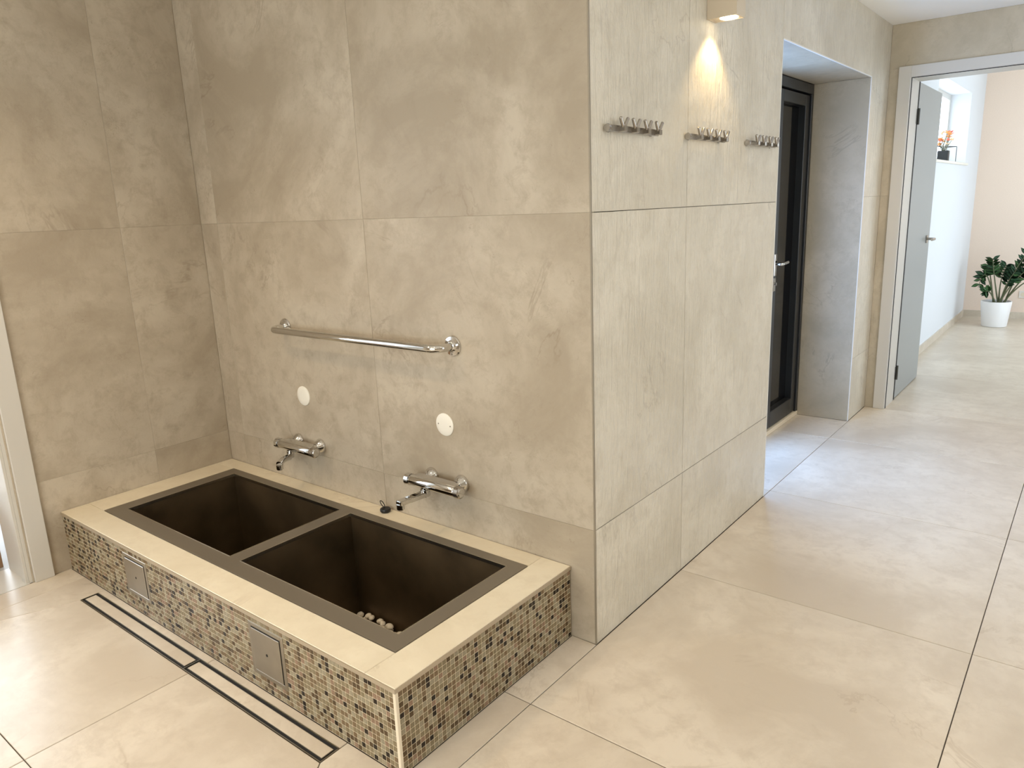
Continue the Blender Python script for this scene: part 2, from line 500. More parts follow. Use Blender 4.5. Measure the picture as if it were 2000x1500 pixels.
# right and rear walls (behind and beside the photographer) with a window each; the rear one is added for light
RW = (-0.4, 2.5, 0.60, 2.15)
wr = boxes('wall_right', [(5.0, 5.2, -4.0, RW[0], 0, 2.5), (5.0, 5.2, RW[1], Y3, 0, 2.5), (5.0, 5.2, RW[0], RW[1], 0, RW[2]), (5.0, 5.2, RW[0], RW[1], RW[3], 2.5)], M_['wall'])
struct(wr, 'right-hand wall with the garden window', 'wall')
BW = (1.2, 3.6, 0.45, 2.05)
wk = boxes('wall_rear', [(-0.23, BW[0], -4.2, -4.0, 0, 2.5), (BW[1], 5.2, -4.2, -4.0, 0, 2.5), (BW[0], BW[1], -4.2, -4.0, 0, BW[2]), (BW[0], BW[1], -4.2, -4.0, BW[3], 2.5)], M_['wall'])
struct(wk, 'rear wall behind the photographer', 'wall')

def window(name, plane, c, a0, a1, z0, z1, sky, label, n=2):
    """framed glazing lit by the sky; plane 'x' or 'y'"""
    e = bpy.data.objects.new(name, None)
    mid = (a0 + a1) / 2
    e.location = (c, mid, z0) if plane == 'x' else (mid, c, z0)
    link(e); struct(e, label, 'window')
    fr = 0.05
    def bb(u0, u1, w0, w1, d0, d1):
        return (c + d0, c + d1, u0, u1, w0, w1) if plane == 'x' else (u0, u1, c + d0, c + d1, w0, w1)
    us = [a0 + (a1 - a0) * k / n for k in range(n + 1)]
    rs = [bb(a0, a1, z0, z0 + fr, -.03, .03), bb(a0, a1, z1 - fr, z1, -.03, .03)]
    for k, u in enumerate(us):
        lo = u if k == 0 else (u - fr if k == n else u - fr / 2)
        rs.append(bb(lo, lo + fr, z0 + fr, z1 - fr, -.03, .03))
    boxes('window_frame', rs, M_['frame'] if sky != 'sky_niche' else M_['blackalu'], e)
    for k in range(n):
        lo = us[k] + (fr if k == 0 else fr / 2); hi = us[k + 1] - (fr if k == n - 1 else fr / 2)
        box('pane', bb(lo, hi, z0 + fr, z1 - fr, -.006, .006), M_[sky], e)
    return e
window('window_1', 'x', 5.06, RW[0], RW[1], RW[2], RW[3], 'sky_right', 'wide bright window in the right-hand wall', 3)
window('window_2_added', 'y', -4.06, BW[0], BW[1], BW[2], BW[3], 'fill_rear', 'added bright window in the rear wall, out of view', 2)

# thin edge trims
def trim(name, r, m): return struct(box(name, r, m), 'thin straight edge strip on the tiled wall corner', 'trim')
t1 = trim('trim_1', (XE - 0.0042, XE + 0.0006, -0.0006, 0.0042, 0.0, ZC), M_['trim_d']); t1['label'] = 'slim grey strip on the corner between tub wall and hook wall'
t2 = boxes('trim_2', [(XE - 0.0045, XE + 0.0012, Y1, Y2, ZN - 0.0012, ZN + 0.0045), (XE - 0.0042, XE + 0.0005, Y2 - 0.0004, Y2 + 0.0042, 0, ZN), (XE - 0.0042, XE + 0.0005, Y1 - 0.0042, Y1 + 0.0004, 0, ZN)], M_['trim_w'])
struct(t2, 'slim white strip edging the deep door opening', 'trim')

# ================================================================== HALLWAY BEYOND THE CROSS WALL
HW0, HW1, HWZ0, HWZ1 = 5.35, 7.12, 1.662, 2.352
hl = boxes('wall_hall_left', [(1.86, 2.10, Y3 + 0.1, HW0, 0, 2.85), (1.86, 2.10, HW1, 8.3, 0, 2.85), (1.86, 2.10, HW0, HW1, 0, HWZ0), (1.86, 2.10, HW0, HW1, HWZ1, 2.85)], M_['white_paint'])
struct(hl, 'white painted hallway wall with a window recess', 'wall')
hf = box('wall_hall_far', (1.86, 4.6, 8.05, 8.25, 0, 2.85), M_['peach'])
struct(hf, 'warm peach plaster wall at the end of the hallway', 'wall')
HR = (4.4, 7.6, 0.2, 2.4)
hr = boxes('wall_hall_right', [(4.4, 4.6, Y3 + 0.26, HR[0], 0, 2.85), (4.4, 4.6, HR[1], 8.05, 0, 2.85), (4.4, 4.6, HR[0], HR[1], 0, HR[2]), (4.4, 4.6, HR[0], HR[1], HR[3], 2.85)], M_['white_paint'])
struct(hr, 'white hallway wall with glazing on the right', 'wall')
hc = box('ceiling_hall', (1.86, 4.6, Y3 + 0.1, 8.25, 2.85, 2.95), M_['ceil']); struct(hc, 'hallway ceiling', 'ceiling')
window('window_3', 'x', 4.46, HR[0], HR[1], HR[2], HR[3], 'sky_hall', 'tall bright glazing on the right of the hallway', 3)
window('window_4', 'x', 1.89, HW0, HW1, HWZ0 + 0.02, HWZ1, 'sky_hall', 'small window in the recess of the hallway wall', 2)
sill = box('window_sill', (1.92, 2.125, HW0 + 0.005, HW1 + 0.03, HWZ0, HWZ0 + 0.022), M_['whiteplastic'], None, 0.004)
struct(sill, 'pale stone sill of the hallway window recess', 'sill')
bb1 = box('baseboard_left', (2.10, 2.112, Y3 + 0.3, 8.05, 0, 0.072), M_['floor']); struct(bb1, 'pale tile skirting along the white hallway wall', 'baseboard')
bb2 = box('baseboard_far', (2.112, 4.4, 8.038, 8.05, 0, 0.072), M_['floor']); struct(bb2, 'pale tile skirting along the peach wall', 'baseboard')

# door frame + open grey leaf
d1 = bpy.data.objects.new('door_1', None); d1.location = (2.262, Y3, 0); link(d1)
struct(d1, 'open grey door in a pale frame leading to the hallway', 'door')
CX0, CX1, CZ0, CZ1 = 2.192, 2.262, 2.112, 2.178
boxes('door_casing', [(CX0, CX1, Y3 - 0.014, Y3 + 0.004, 0, CZ1), (CX1, 3.17, Y3 - 0.014, Y3 + 0.004, CZ0, CZ1), (3.17, 3.24, Y3 - 0.014, Y3 + 0.004, 0, CZ1)], M_['frame'], d1, bev=0.002)
boxes('door_jamb', [(2.20, 2.262, Y3 + 0.004, 3.735, 0, CZ0), (3.17, 3.235, Y3 + 0.004, 3.735, 0, CZ0), (2.20, 3.235, Y3 + 0.004, 3.735, CZ0, CZ1)], M_['frame'], d1)
boxes('door_seal', [(2.262, 2.265, Y3 + 0.012, Y3 + 0.022, 0, CZ0), (2.262, 3.17, Y3 + 0.012, Y3 + 0.022, CZ0 - 0.003, CZ0)], M_['gasket'], d1)
leaf = box('door_leaf', (2.220, 2.262, 3.752, 4.556, 0.006, 2.112), M_['leaf_grey'], d1, bev=0.002)
box('seam_strip', (2.219, 2.2655, 3.7352, 3.752, 0.006, 2.112), M_['gasket'], leaf)  # black strip filling the seam between jamb and leaf
for z in (0.20, 1.90):
    bm = bmesh.new()
    add_lathe(bm, (2.270, 3.748, z - 0.05), (0, 0, 1), [(0, 0.008), (0.10, 0.008)], 12)
    add_box(bm, 2.260, 2.266, 3.722, 3.775, z - 0.045, z + 0.045)
    finish('hinge', bm, M_['hinge'], leaf)
bm = bmesh.new()
add_box(bm, 2.262, 2.270, 4.418, 4.470, 1.052, 1.108, bev=0.003)
add_tube(bm, arc_path([(2.268, 4.445, 1.082), (2.318, 4.445, 1.082), (2.318, 4.33, 1.082)], 0.02, 5), 0.0095, 12)
finish('door_handle', bm, M_['nickel'], leaf, True)

# ================================================================== BLACK GLAZED DOOR IN THE DEEP OPENING
d2 = bpy.data.objects.new('door_2', None); d2.location = (XD, (Y1 + Y2) / 2, 0); link(d2)
struct(d2, 'black framed double door set deep in the tiled opening', 'door')
YM = 2.492                                       # meeting line of the two leaves
ZB = 0.028
boxes('door_frame', [(XD - 0.06, XD, Y1 + 0.004, Y2 - 0.004, 2.028, ZN - 0.004), (XD - 0.06, XD, Y2 - 0.030, Y2 - 0.004, ZB, 2.028), (XD - 0.06, XD, Y1 + 0.004, Y1 + 0.03, ZB, 2.028)], M_['blackalu'], d2, bev=0.002)
box('door_sill', (XD - 0.06, XD + 0.004, Y1 + 0.004, Y2 - 0.004, 0.0, ZB - 0.002), M_['trim_l'], d2, bev=0.002)
def leaf_rects(y0, y1, st, x0, x1):
    return [(x0, x1, y0, y0 + st, ZB + .004, 2.020), (x0, x1, y1 - st, y1, ZB + .004, 2.020), (x0, x1, y0 + st, y1 - st, ZB + .004, ZB + .105), (x0, x1, y0 + st, y1 - st, 1.955, 2.020)]
# opaque right leaf with deep-set dark panel
la = boxes('door_leaf', leaf_rects(YM + 0.006, Y2 - 0.036, 0.068, XD - 0.066, XD - 0.010), M_['blackalu'], d2, bev=0.003)
box('dark_panel', (XD - 0.060, XD - 0.052, YM + 0.07, Y2 - 0.10, ZB + 0.10, 1.96), M_['darkglass'], la)
bm = bmesh.new()
add_box(bm, XD - 0.010, XD - 0.002, YM + 0.020, YM + 0.052, 0.975, 1.105, bev=0.003)
add_tube(bm, arc_path([(XD - 0.004, YM + 0.036, 1.045), (XD + 0.034, YM + 0.036, 1.045), (XD + 0.034, YM + 0.135, 1.05)], 0.014, 5), 0.0095, 12)
finish('door_handle', bm, M_['chrome'], la, True)
bm = bmesh.new()
add_box(bm, XD - 0.010, XD - 0.003, YM + 0.018, YM + 0.050, 0.885, 0.965, bev=0.003)
add_lathe(bm, (XD - 0.004, YM + 0.034, 0.93), (1, 0, 0), [(0, 0.010), (0.010, 0.010)], 14)
finish('lock_plate', bm, M_['chrome'], la, True)
# clear-glazed left leaf that lets the sky in
lb = boxes('door_leaf', leaf_rects(Y1 + 0.036, YM - 0.006, 0.068, XD - 0.066, XD - 0.010), M_['blackalu'], d2, bev=0.003)
box('pane', (XD - 0.050, XD - 0.042, Y1 + 0.10, YM - 0.07, ZB + 0.10, 1.96), M_['sky_niche'], lb)
bk = box('wall_outer', (1.55, XD - 0.066, Y1 - 0.2, Y2 + 0.05, -0.05, 2.5), M_['blackalu']); struct(bk, 'dark outer side behind the black door', 'wall')

# ================================================================== DOORWAY AND SMALL ROOM ON THE LEFT
d3 = bpy.data.objects.new('door_3', None); d3.location = (0, (LD0 + LD1) / 2, 0); link(d3)
struct(d3, 'pale door frame at the left edge beside the tub', 'door')
CP = (0.0, 0.014)
boxes('door_casing', [(CP[0], CP[1], -0.940, -0.866, 0, 2.17), (CP[0], CP[1], LD0 - 0.075, LD0 - 0.005, 0, 2.17), (CP[0], CP[1], LD0 - 0.005, -0.940, LDZ, 2.17)], M_['frame'], d3, bev=0.002)
boxes('door_jamb', [(-0.225, -0.004, -0.957, -0.9455, 0, LDZ), (-0.225, -0.004, LD0 + 0.0005, LD0 + 0.012, 0, LDZ), (-0.225, -0.004, LD0 + 0.012, -0.957, LDZ - 0.012, LDZ)], M_['frame'], d3)
boxes('door_stop', [(-0.05, -0.008, -0.968, -0.957, 0, LDZ - 0.012)], M_['frame'], d3, bev=0.001)
thr = box('threshold', (-0.235, 0.0, LD0 + 0.012, -0.957, -0.04, 0.001), M_['frame'], d3)
lf = box('floor_side_room', (-2.6, -0.235, -3.2, -0.2, -0.06, 0.0), M_['plank']); struct(lf, 'grey plank floor of the small side room', 'floor')
lw = boxes('wall_side_room', [(-2.8, -2.6, -3.2, -0.2, 0, 0.3), (-2.8, -2.6, -3.2, -0.2, 2.3, 2.5), (-2.6, -0.23, -0.2, 0.0, 0, 2.5), (-2.6, -0.23, -3.4, -3.2, 0, 2.5), (-2.8, -0.23, -3.4, 0, 2.5, 2.6)], M_['white_paint'])
struct(lw, 'white wall of the small side room', 'wall')
window('window_5', 'x', -2.64, -3.2, -0.2, 0.3, 2.3, 'sky_left', 'bright window of the side room on the left', 3)
bn = thing('wooden_bench', 'brown wooden bench just inside the left doorway', 'bench', (-0.5, -1.35, 0))
for k in range(4): box('slat', (-0.70, -0.262, -1.75 + 0.2 * k, -1.75 + 0.2 * k + 0.192, 0.31, 0.34), M_['wood'], bn, bev=0.003)
box('front_panel', (-0.69, -0.27, -0.985, -0.965, 0.0, 0.34), M_['wood'], bn, bev=0.002)
box('side_panel', (-0.285, -0.265, -1.75, -0.985, 0.0, 0.31), M_['wood'], bn, bev=0.002)

# ================================================================== TUB SURROUND
tub = thing('tub_surround', 'low tub surround faced in brown mosaic with a cream stone top', 'tub', (TW / 2, -TD / 2, 0))
DK = 0.012
FX0, FX1, FY0, FY1 = 0.150, 1.922, -0.686, -0.083        # outer edge of the metal rim
bm = bmesh.new()
for r in ((0.004, TW - 0.001, -TD + 0.001, FY0 + 0.02), (0.004, TW - 0.001, FY1 - 0.02, -0.004), (0.004, FX0 + 0.02, FY0 + 0.02, FY1 - 0.02), (FX1 - 0.02, TW - 0.001, FY0 + 0.02, FY1 - 0.02)):
    add_box(bm, r[0], r[1], r[2], r[3], 0.0, TH - DK)
finish('grout_core', bm, M_['grout_m'], tub)
for poly in (rect(0.002, FX1, -TD, FY0), rect(FX1, TW, -TD, -0.002), rect(0.002, FX1, FY1, -0.002), rect(0.002, FX0, FY0, FY1)):
    prism('deck_slab', poly, TH - DK, TH, M_['deck'], tub, bev=0.0012, inset=0.0005)
# edge profiles
box('edge_trim', (0.002, TW + 0.002, -TD - 0.003, -TD + 0.006, TH - 0.0135, TH - 0.0015), M_['trim'], tub)
box('edge_trim', (TW - 0.006, TW + 0.003, -TD + 0.006, -0.002, TH - 0.0135, TH - 0.0015), M_['trim'], tub)
box('corner_trim', (TW - 0.008, TW + 0.0025, -TD - 0.0025, -TD + 0.008, 0.001, TH - 0.0135), M_['trim_l'], tub, bev=0.001)

PT = 0.0163
TS = 0.0141
mosaic_cols = [((0.345, 0.27, 0.155), 29), ((0.46, 0.39, 0.26), 25), ((0.27, 0.18, 0.095), 19), ((0.40, 0.255, 0.165), 7), ((0.13, 0.08, 0.036), 13), ((0.022, 0.013, 0.008), 9)]
mos_m = [plain('mosaic_glass_%s' % n, tuple(0.66 * q for q in c), 0.22, spec=0.28, var=0.10, bscale=120) for n, (c, k) in zip(('olive', 'pale', 'tan', 'pink', 'brown', 'black'), mosaic_cols)]
snx = lambda v: TW - 0.0095 - PT * round((TW - 0.0095 - v) / PT)
snz = lambda v: TH - 0.0150 - PT * round((TH - 0.0150 - v) / PT)
PANELS = [(snx(a) + .0004, snx(b) - .0004, snz(c) + .0004, snz(d) - .0004) for a, b, c, d in ((0.552, 0.722, 0.064, 0.232), (1.384, 1.560, 0.056, 0.226))]
def tile_geo(bm, o, u, v, n, s, h, mi):
    o, u, v, n = Vector(o), Vector(u), Vector(v), Vector(n)
    a = [bm.verts.new(o + u * (s / 2 * i) + v * (s / 2 * j)) for i, j in ((-1, -1), (1, -1), (1, 1), (-1, 1))]
    b = [bm.verts.new(o + u * ((s / 2 - 0.0007) * i) + v * ((s / 2 - 0.0007) * j) + n * h) for i, j in ((-1, -1), (1, -1), (1, 1), (-1, 1))]
    fs = [bm.faces.new(b)] + [bm.faces.new((a[k], a[(k + 1) % 4], b[(k + 1) % 4], b[k])) for k in range(4)]
    for f in fs: f.material_index = mi
tiles = []
rm = random.Random(21)
wts = [k for c, k in mosaic_cols]
rows = 15
for i in range(int((TW - 0.010) / PT)):
    for j in range(rows):
        x = TW - 0.0095 - PT * (i + 0.5); z = TH - 0.0150 - PT * (j + 0.5)
        if any(a < x < b and c < z < d for a, b, c, d in PANELS): continue
        tiles.append(('f', (x, -TD + 0.001, z), rm.choices(range(6), wts)[0]))
for i in range(int((TD - 0.010) / PT)):
    for j in range(rows):
        y = -TD + 0.0095 + PT * (i + 0.5); z = TH - 0.0150 - PT * (j + 0.5)
        tiles.append(('s', (TW - 0.001, y, z), rm.choices(range(6), wts)[0]))
camp = Vector((3.3221, -1.8756, 1.4366))
def shown(t):
    n = Vector((0, -1, 0)) if t[0] == 'f' else Vector((1, 0, 0))
    d = camp - Vector(t[1])
    return -(n.dot(d.normalized()) / d.length_squared)
def inframe(t):
    d = Vector(t[1]) - camp
    u = 1000 + 1447 * d.dot(rgt) / d.dot(fwd); v = 750 - 1447 * d.dot(upv) / d.dot(fwd)
    return 0 < v < 1495 and 0 < u < 2000
tiles.sort(key=lambda t: (0 if inframe(t) else 1, shown(t)))
ORI = {'f': ((1, 0, 0), (0, 0, 1), (0, -1, 0)), 's': ((0, 1, 0), (0, 0, 1), (1, 0, 0))}
proto = {}
tub0 = tub.location.copy()
for face, p, ci in tiles[:300]:
    if (face, ci) not in proto:
        bm = bmesh.new(); tile_geo(bm, (0, 0, 0), *ORI[face], TS, 0.0013, 0)
        me = bpy.data.meshes.new('mosaic_tile'); bm.to_mesh(me); bm.free(); me.materials.append(mos_m[ci])
        proto[(face, ci)] = me
    o = bpy.data.objects.new('mosaic_tile', proto[(face, ci)])
    link(o, tub); o.location = Vector(p) - tub0
bm = bmesh.new()
for face, p, ci in tiles[300:]:
    tile_geo(bm, p, *ORI[face], TS, 0.0013, ci)
mf = finish('mosaic_field', bm, mos_m, tub); mf['kind'] = 'stuff'
# steel inspection covers in the front face
for (a, b, c, d) in PANELS:
    bm = bmesh.new()
    y0 = -TD - 0.0016
    for r in ((a, a + 0.014, c, d), (b - 0.014, b, c, d), (a + 0.014, b - 0.014, c, c + 0.014), (a + 0.014, b - 0.014, d - 0.014, d)):
        add_box(bm, r[0], r[1], y0, -TD + 0.006, r[2], r[3], bev=0.0008)
    pn = finish('access_panel', bm, M_['steel'], tub)
    pn['label'] = 'square steel inspection cover'
    box('panel_gap_shade', (a + 0.013, b - 0.013, -TD + 0.0002, -TD + 0.006, c + 0.013, d - 0.013), M_['slot'], pn)  # black backing paints the shadow in the gap around the lid
    box('panel_lid', (a + 0.017, b - 0.018, y0 - 0.002, -TD + 0.004, c + 0.017, d - 0.018), M_['steel'], pn, bev=0.001)
    lathe('panel_lock', ((a + b) / 2, y0 - 0.002, (c + d) / 2), (0, -1, 0), [(0, 0.0045), (0.0006, 0.0045), (0.0006, 0.003), (0.0002, 0.0)], M_['gasket'], pn, 12)

# ================================================================== DOUBLE METAL BASIN
bs = thing('double_basin', 'dark metal double basin sunk into the stone top', 'basin', ((FX0 + FX1) / 2, (FY0 + FY1) / 2, TH))
B1 = (0.222, 0.998, -0.622, -0.126)
B2 = (1.062, 1.866, -0.622, -0.126)
ZBOT = -0.205
RZ0, RZ1 = TH - 0.004, TH + 0.002
bm = bmesh.new()
for r in ((FX0 + .0008, FX1 - .0008, FY0 + .0008, B1[2]), (FX0 + .0008, FX1 - .0008, B1[3], FY1 - .0008), (FX0 + .0008, B1[0], B1[2], B1[3]), (B1[1], B2[0], B1[2], B1[3]), (B2[1], FX1 - .0008, B1[2], B1[3])):
    add_box(bm, r[0], r[1], r[2], r[3], RZ0, RZ1)
bmesh.ops.remove_doubles(bm, verts=bm.verts, dist=1e-5)
finish('rim_frame', bm, M_['anth'], bs)
for B in (B1, B2):
    bm = bmesh.new()
    t = 0.003
    x0, x1, y0, y1 = B
    add_box(bm, x0 - t, x0, y0 - t, y1 + t, ZBOT, RZ0)
    add_box(bm, x1, x1 + t, y0 - t, y1 + t, ZBOT, RZ0)
    add_box(bm, x0, x1, y0 - t, y0, ZBOT, RZ0)
    add_box(bm, x0, x1, y1, y1 + t, ZBOT, RZ0)
    add_box(bm, x0 - t, x1 + t, y0 - t, y1 + t, ZBOT - t, ZBOT)
    bo = finish('bowl', bm, M_['basin'], bs)
    bm = bmesh.new(); e = 0.0022
    for r in ((x0, x1, y0, y0 + e), (x0, x1, y1 - e, y1), (x0, x0 + e, y0 + e, y1 - e), (x1 - e, x1, y0 + e, y1 - e)):
        add_box(bm, r[0], r[1], r[2], r[3], RZ0 - 0.006, RZ1 + 0.0006)
    finish('bowl_lip', bm, M_['lip'], bo)
    lathe('waste_outlet', ((x0 + x1) / 2, (y0 + y1) / 2, ZBOT), (0, 0, 1), [(0, 0.035), (0.002, 0.035), (0.003, 0.028), (0.001, 0.02), (0.001, 0.0)], M_['chrome'], bo)

# pebbles lying along the back edge of the right-hand bowl
rp = random.Random(5)
def pebble_mesh(k):
    bm = bmesh.new()
    bmesh.ops.create_icosphere(bm, subdivisions=2, radius=1.0)
    r = random.Random(100 + k)
    ax = [Vector((r.uniform(-1, 1), r.uniform(-1, 1), r.uniform(-1, 1))).normalized() for _ in range(4)]
    for v in bm.verts:
        d = sum(max(0, v.co.dot(a)) * 0.14 for a in ax)
        v.co *= 0.85 + d
    me = bpy.data.meshes.new('pebble'); bm.to_mesh(me); bm.free(); me.materials.append(M_['pebble']); me.shade_smooth()
    return me
pm = [pebble_mesh(k) for k in range(5)]
for k in range(62):
    layer = 0 if k < 34 else (1 if k < 52 else 2)
    u = rp.random()
    x = 1.080 + (0.42, 0.38, 0.30)[layer] * u
    y = -0.126 - 0.015 - 0.065 * rp.random()
    s = rp.uniform(0.0095, 0.0145)
    if layer: y = -0.126 - 0.016 - (0, 0.040, 0.012)[layer] * rp.random()
    o = bpy.data.objects.new('pebble', pm[k % 5])
    o.scale = (s * 1.15, s, s * 0.8)
    o.rotation_euler = (rp.uniform(-.3, .3), rp.uniform(-.3, .3), rp.uniform(0, 6.28))
    o.location = (x, y, ZBOT + s * 0.72 + layer * 0.016)
    link(o)
    tag(o, 'small cream pebble in the heap at the bottom of the basin', 'pebble', 'pebbles in the basin')

# ================================================================== LINEAR DRAIN
dr = thing('linear_drain', 'long narrow floor drain with tile inserts along the mosaic front', 'drain', ((DX0 + DX1) / 2, (DY0 + DY1) / 2, 0))
w_ = 0.0028
bm = bmesh.new()
for r in ((DX0, DX1, DY0, DY0 + w_), (DX0, DX1, DY1 - w_, DY1), (DX0, DX0 + w_, DY0 + w_, DY1 - w_), (DX1 - w_, DX1, DY0 + w_, DY1 - w_)):
    add_box(bm, r[0], r[1], r[2], r[3], -0.0027, 0.0008)
finish('drain_frame', bm, M_['steel'], dr)
box('drain_channel', (DX0 + w_, DX1 - w_, DY0 + w_, DY1 - w_, -0.0029, -0.0022), M_['slot'], dr)
box('drain_divider', (DXM - 0.0015, DXM + 0.0015, DY0 + w_, DY1 - w_, -0.0022, 0.0006), M_['steel'], dr)
sl = 0.0092
for xa, xb in ((DX0, DXM), (DXM, DX1)):
    tr = box('insert_tray', (xa + sl, xb - sl, DY0 + sl + w_, DY1 - sl - w_, -0.0022, -0.0004), M_['steel'], dr)
    box('tile_insert', (xa + sl + .002, xb - sl - .002, DY0 + sl + w_ + .0015, DY1 - sl - w_ - .0015, -0.0004, 0.0004), M_['floor'], tr)

# ================================================================== GRAB RAIL
gr = thing('grab_rail', 'long polished chrome grab rail on the back wall', 'rail', (1.068, 0, 0.968))
ZR, XA, XB, YR = 0.967, 0.579, 1.560, -0.082
tube('rail_tube', arc_path([(XA, -0.004, ZR), (XA, YR, ZR), (XB, YR, ZR), (XB, -0.004, ZR)], 0.055, 8), 0.0145, M_['chrome'], gr, 18)
for x in (XA, XB):
    fl = lathe('wall_flange', (x, -0.0003, ZR), (0, -1, 0), [(0, 0.036), (0.004, 0.037), (0.008, 0.034), (0.010, 0.022), (0.016, 0.018), (0.018, 0.015)], M_['chrome'], gr, 28)
    for a in (0.5, 2.6, 4.7):
        lathe('screw', (x + 0.028 * math.cos(a), -0.008, ZR + 0.028 * math.sin(a)), (0, -1, 0), [(0, 0.004), (0.002, 0.0036), (0.003, 0.0)], M_['screw'], fl, 10)

# ================================================================== COVER CAPS
def cap(x, z, r, label, screws):
    c = thing('cover_plate', label, 'cover plate', (x, 0, z), 'round white cover plates')
    lathe('cap_disc', (x, -0.0003, z), (0, -1, 0), [(0, r), (0.003, r), (0.0055, r - 0.004), (0.0065, r * 0.5), (0.0068, 0.0)], M_['whiteplastic'], c, 36)
    for dx in screws:
        lathe('screw', (x + dx, -0.0055, z - dx * 0.05), (0, -1, 0), [(0, 0.003), (0.0016, 0.0026), (0.0018, 0.0)], M_['screw'], c, 10)
cap(0.655, 0.669, 0.043, 'plain round white cover plate near the corner, above the left mixer', ())
cap(1.497, 0.669, 0.043, 'round white cover plate with two screws above the right mixer', (-0.028, 0.030))

# ================================================================== MIXER TAPS
def mixer(xc, zc, armdir, label, squared):
    t = thing('mixer_tap', label, 'tap', (xc, 0, zc), 'wall mixer taps')
    YB = -0.075
    for s in (-1, 1):
        x = xc + s * 0.076
        es = lathe('escutcheon', (x, -0.0003, zc), (0, -1, 0), [(0, 0.033), (0.003, 0.0335), (0.012, 0.030), (0.022, 0.024), (0.029, 0.017), (0.031, 0.0165)], M_['chrome'], t, 28)
        lathe('inlet', (x, -0.028, zc), (0, -1, 0), [(0, 0.0135), (0.012, 0.0135), (0.013, 0.0165), (0.026, 0.0165), (0.027, 0.013), (0.04, 0.013)], M_['chrome'], t, 6 if False else 20)
    # body: thick bar, flat shelf on top reaching back to the inlets
    bm = bmesh.new()
    add_lathe(bm, (xc - 0.112, YB, zc), (1, 0, 0), [(0, 0.0195), (0.003, 0.021), (0.221, 0.021), (0.224, 0.0195)], 28)
    z0, z1 = zc - 0.010, zc + 0.0205
    pl = [(-0.112, YB), (0.112, YB), (0.092, -0.050), (0.082, -0.044), (-0.082, -0.044), (-0.092, -0.050)]
    A = [bm.verts.new((xc + a, b, z0)) for a, b in pl]; B = [bm.verts.new((xc + a, b, z1)) for a, b in pl]
    for k in range(6): bm.faces.new((A[k], A[(k + 1) % 6], B[(k + 1) % 6], B[k]))
    bm.faces.new(B); bm.faces.new(A[::-1])
    bmesh.ops.recalc_face_normals(bm, faces=bm.faces)
    finish('tap_body', bm, M_['chrome'], t, True)
    lathe('temperature_knob', (xc - 0.113, YB, zc), (-1, 0, 0), [(0, 0.0175), (0.002, 0.0175), (0.003, 0.0225), (0.022, 0.0225), (0.026, 0.019), (0.028, 0.0)], M_['chrome'], t, 28)
    kb = lathe('flow_knob', (xc + 0.113, YB, zc), (1, 0, 0), [(0, 0.0175), (0.002, 0.0175), (0.003, 0.0225), (0.022, 0.0225), (0.024, 0.020), (0.025, 0.0185)], M_['nickel'], t, 28)
    lathe('knob_cap', (xc + 0.138, YB, zc), (1, 0, 0), [(0, 0.0175), (0.002, 0.016), (0.0025, 0.0)], M_['chrome'], kb, 24)
    # spout
    xs = xc - 0.046
    sp = lathe('swivel', (xs, YB, zc - 0.018), (0, 0, -1), [(0, 0.0145), (0.006, 0.0145), (0.007, 0.0170), (0.020, 0.0170), (0.021, 0.0150), (0.034, 0.0150)], M_['chrome'], t, 20)
    d = Vector((armdir[0], armdir[1], 0)).normalized()
    p0 = Vector((xs, YB, zc - 0.042)); L = 0.125
    if squared:
        bm = bmesh.new()
        u = Vector((-d.y, d.x, 0))
        def ring(c, hw, hh): return [bm.verts.new(c + u * (hw * i) + Vector((0, 0, hh * j))) for i, j in ((-1, -1), (1, -1), (1, 1), (-1, 1))]
        R = [ring(p0 - d * 0.016, 0.0150, 0.0105), ring(p0 + d * (L * 0.6), 0.0140, 0.0100), ring(p0 + d * L, 0.0140, 0.0100)]
        for a, b in zip(R, R[1:]):
            for k in range(4): bm.faces.new((a[k], a[(k + 1) % 4], b[(k + 1) % 4], b[k]))
        bm.faces.new(R[0][::-1]); bm.faces.new(R[-1])
        bmesh.ops.recalc_face_normals(bm, faces=bm.faces)
        bmesh.ops.bevel(bm, geom=list(bm.edges), offset=0.003, segments=2, affect='EDGES')
        arm = finish('spout', bm, M_['chrome'], t, True)
        e = p0 + d * (L - 0.010)
    else:
        path = [p0 + Vector((0, 0, 0.004)), p0 + d * 0.02 + Vector((0, 0, -0.004)), p0 + d * 0.055 + Vector((0, 0, 0.002)), p0 + d * 0.09 + Vector((0, 0, 0.004)), p0 + d * 0.115 + Vector((0, 0, -0.002))]
        arm = tube('spout', path, [0.0145, 0.0148, 0.0138, 0.0128, 0.0135], M_['chrome'], t, 16)
        e = p0 + d * 0.112 + Vector((0, 0, -0.002))
    lathe('aerator', e + Vector((0, 0, -0.004)), (0, 0, -1), [(0, 0.0145), (0.018, 0.0145), (0.020, 0.013)], M_['chrome'], arm, 20)
    lathe('nozzle', e + Vector((0, 0, -0.0242)), (0, 0, -1), [(0, 0.0125), (0.0006, 0.0125), (0.0008, 0.0)], M_['gasket'], arm, 18)
mixer(0.665, 0.455, (0.50, -0.86), 'chrome wall mixer tap with short curved spout, over the left bowl', False)
mixer(1.490, 0.455, (-0.10, -1.0), 'chrome wall mixer tap with straight flat spout, over the right bowl', True)

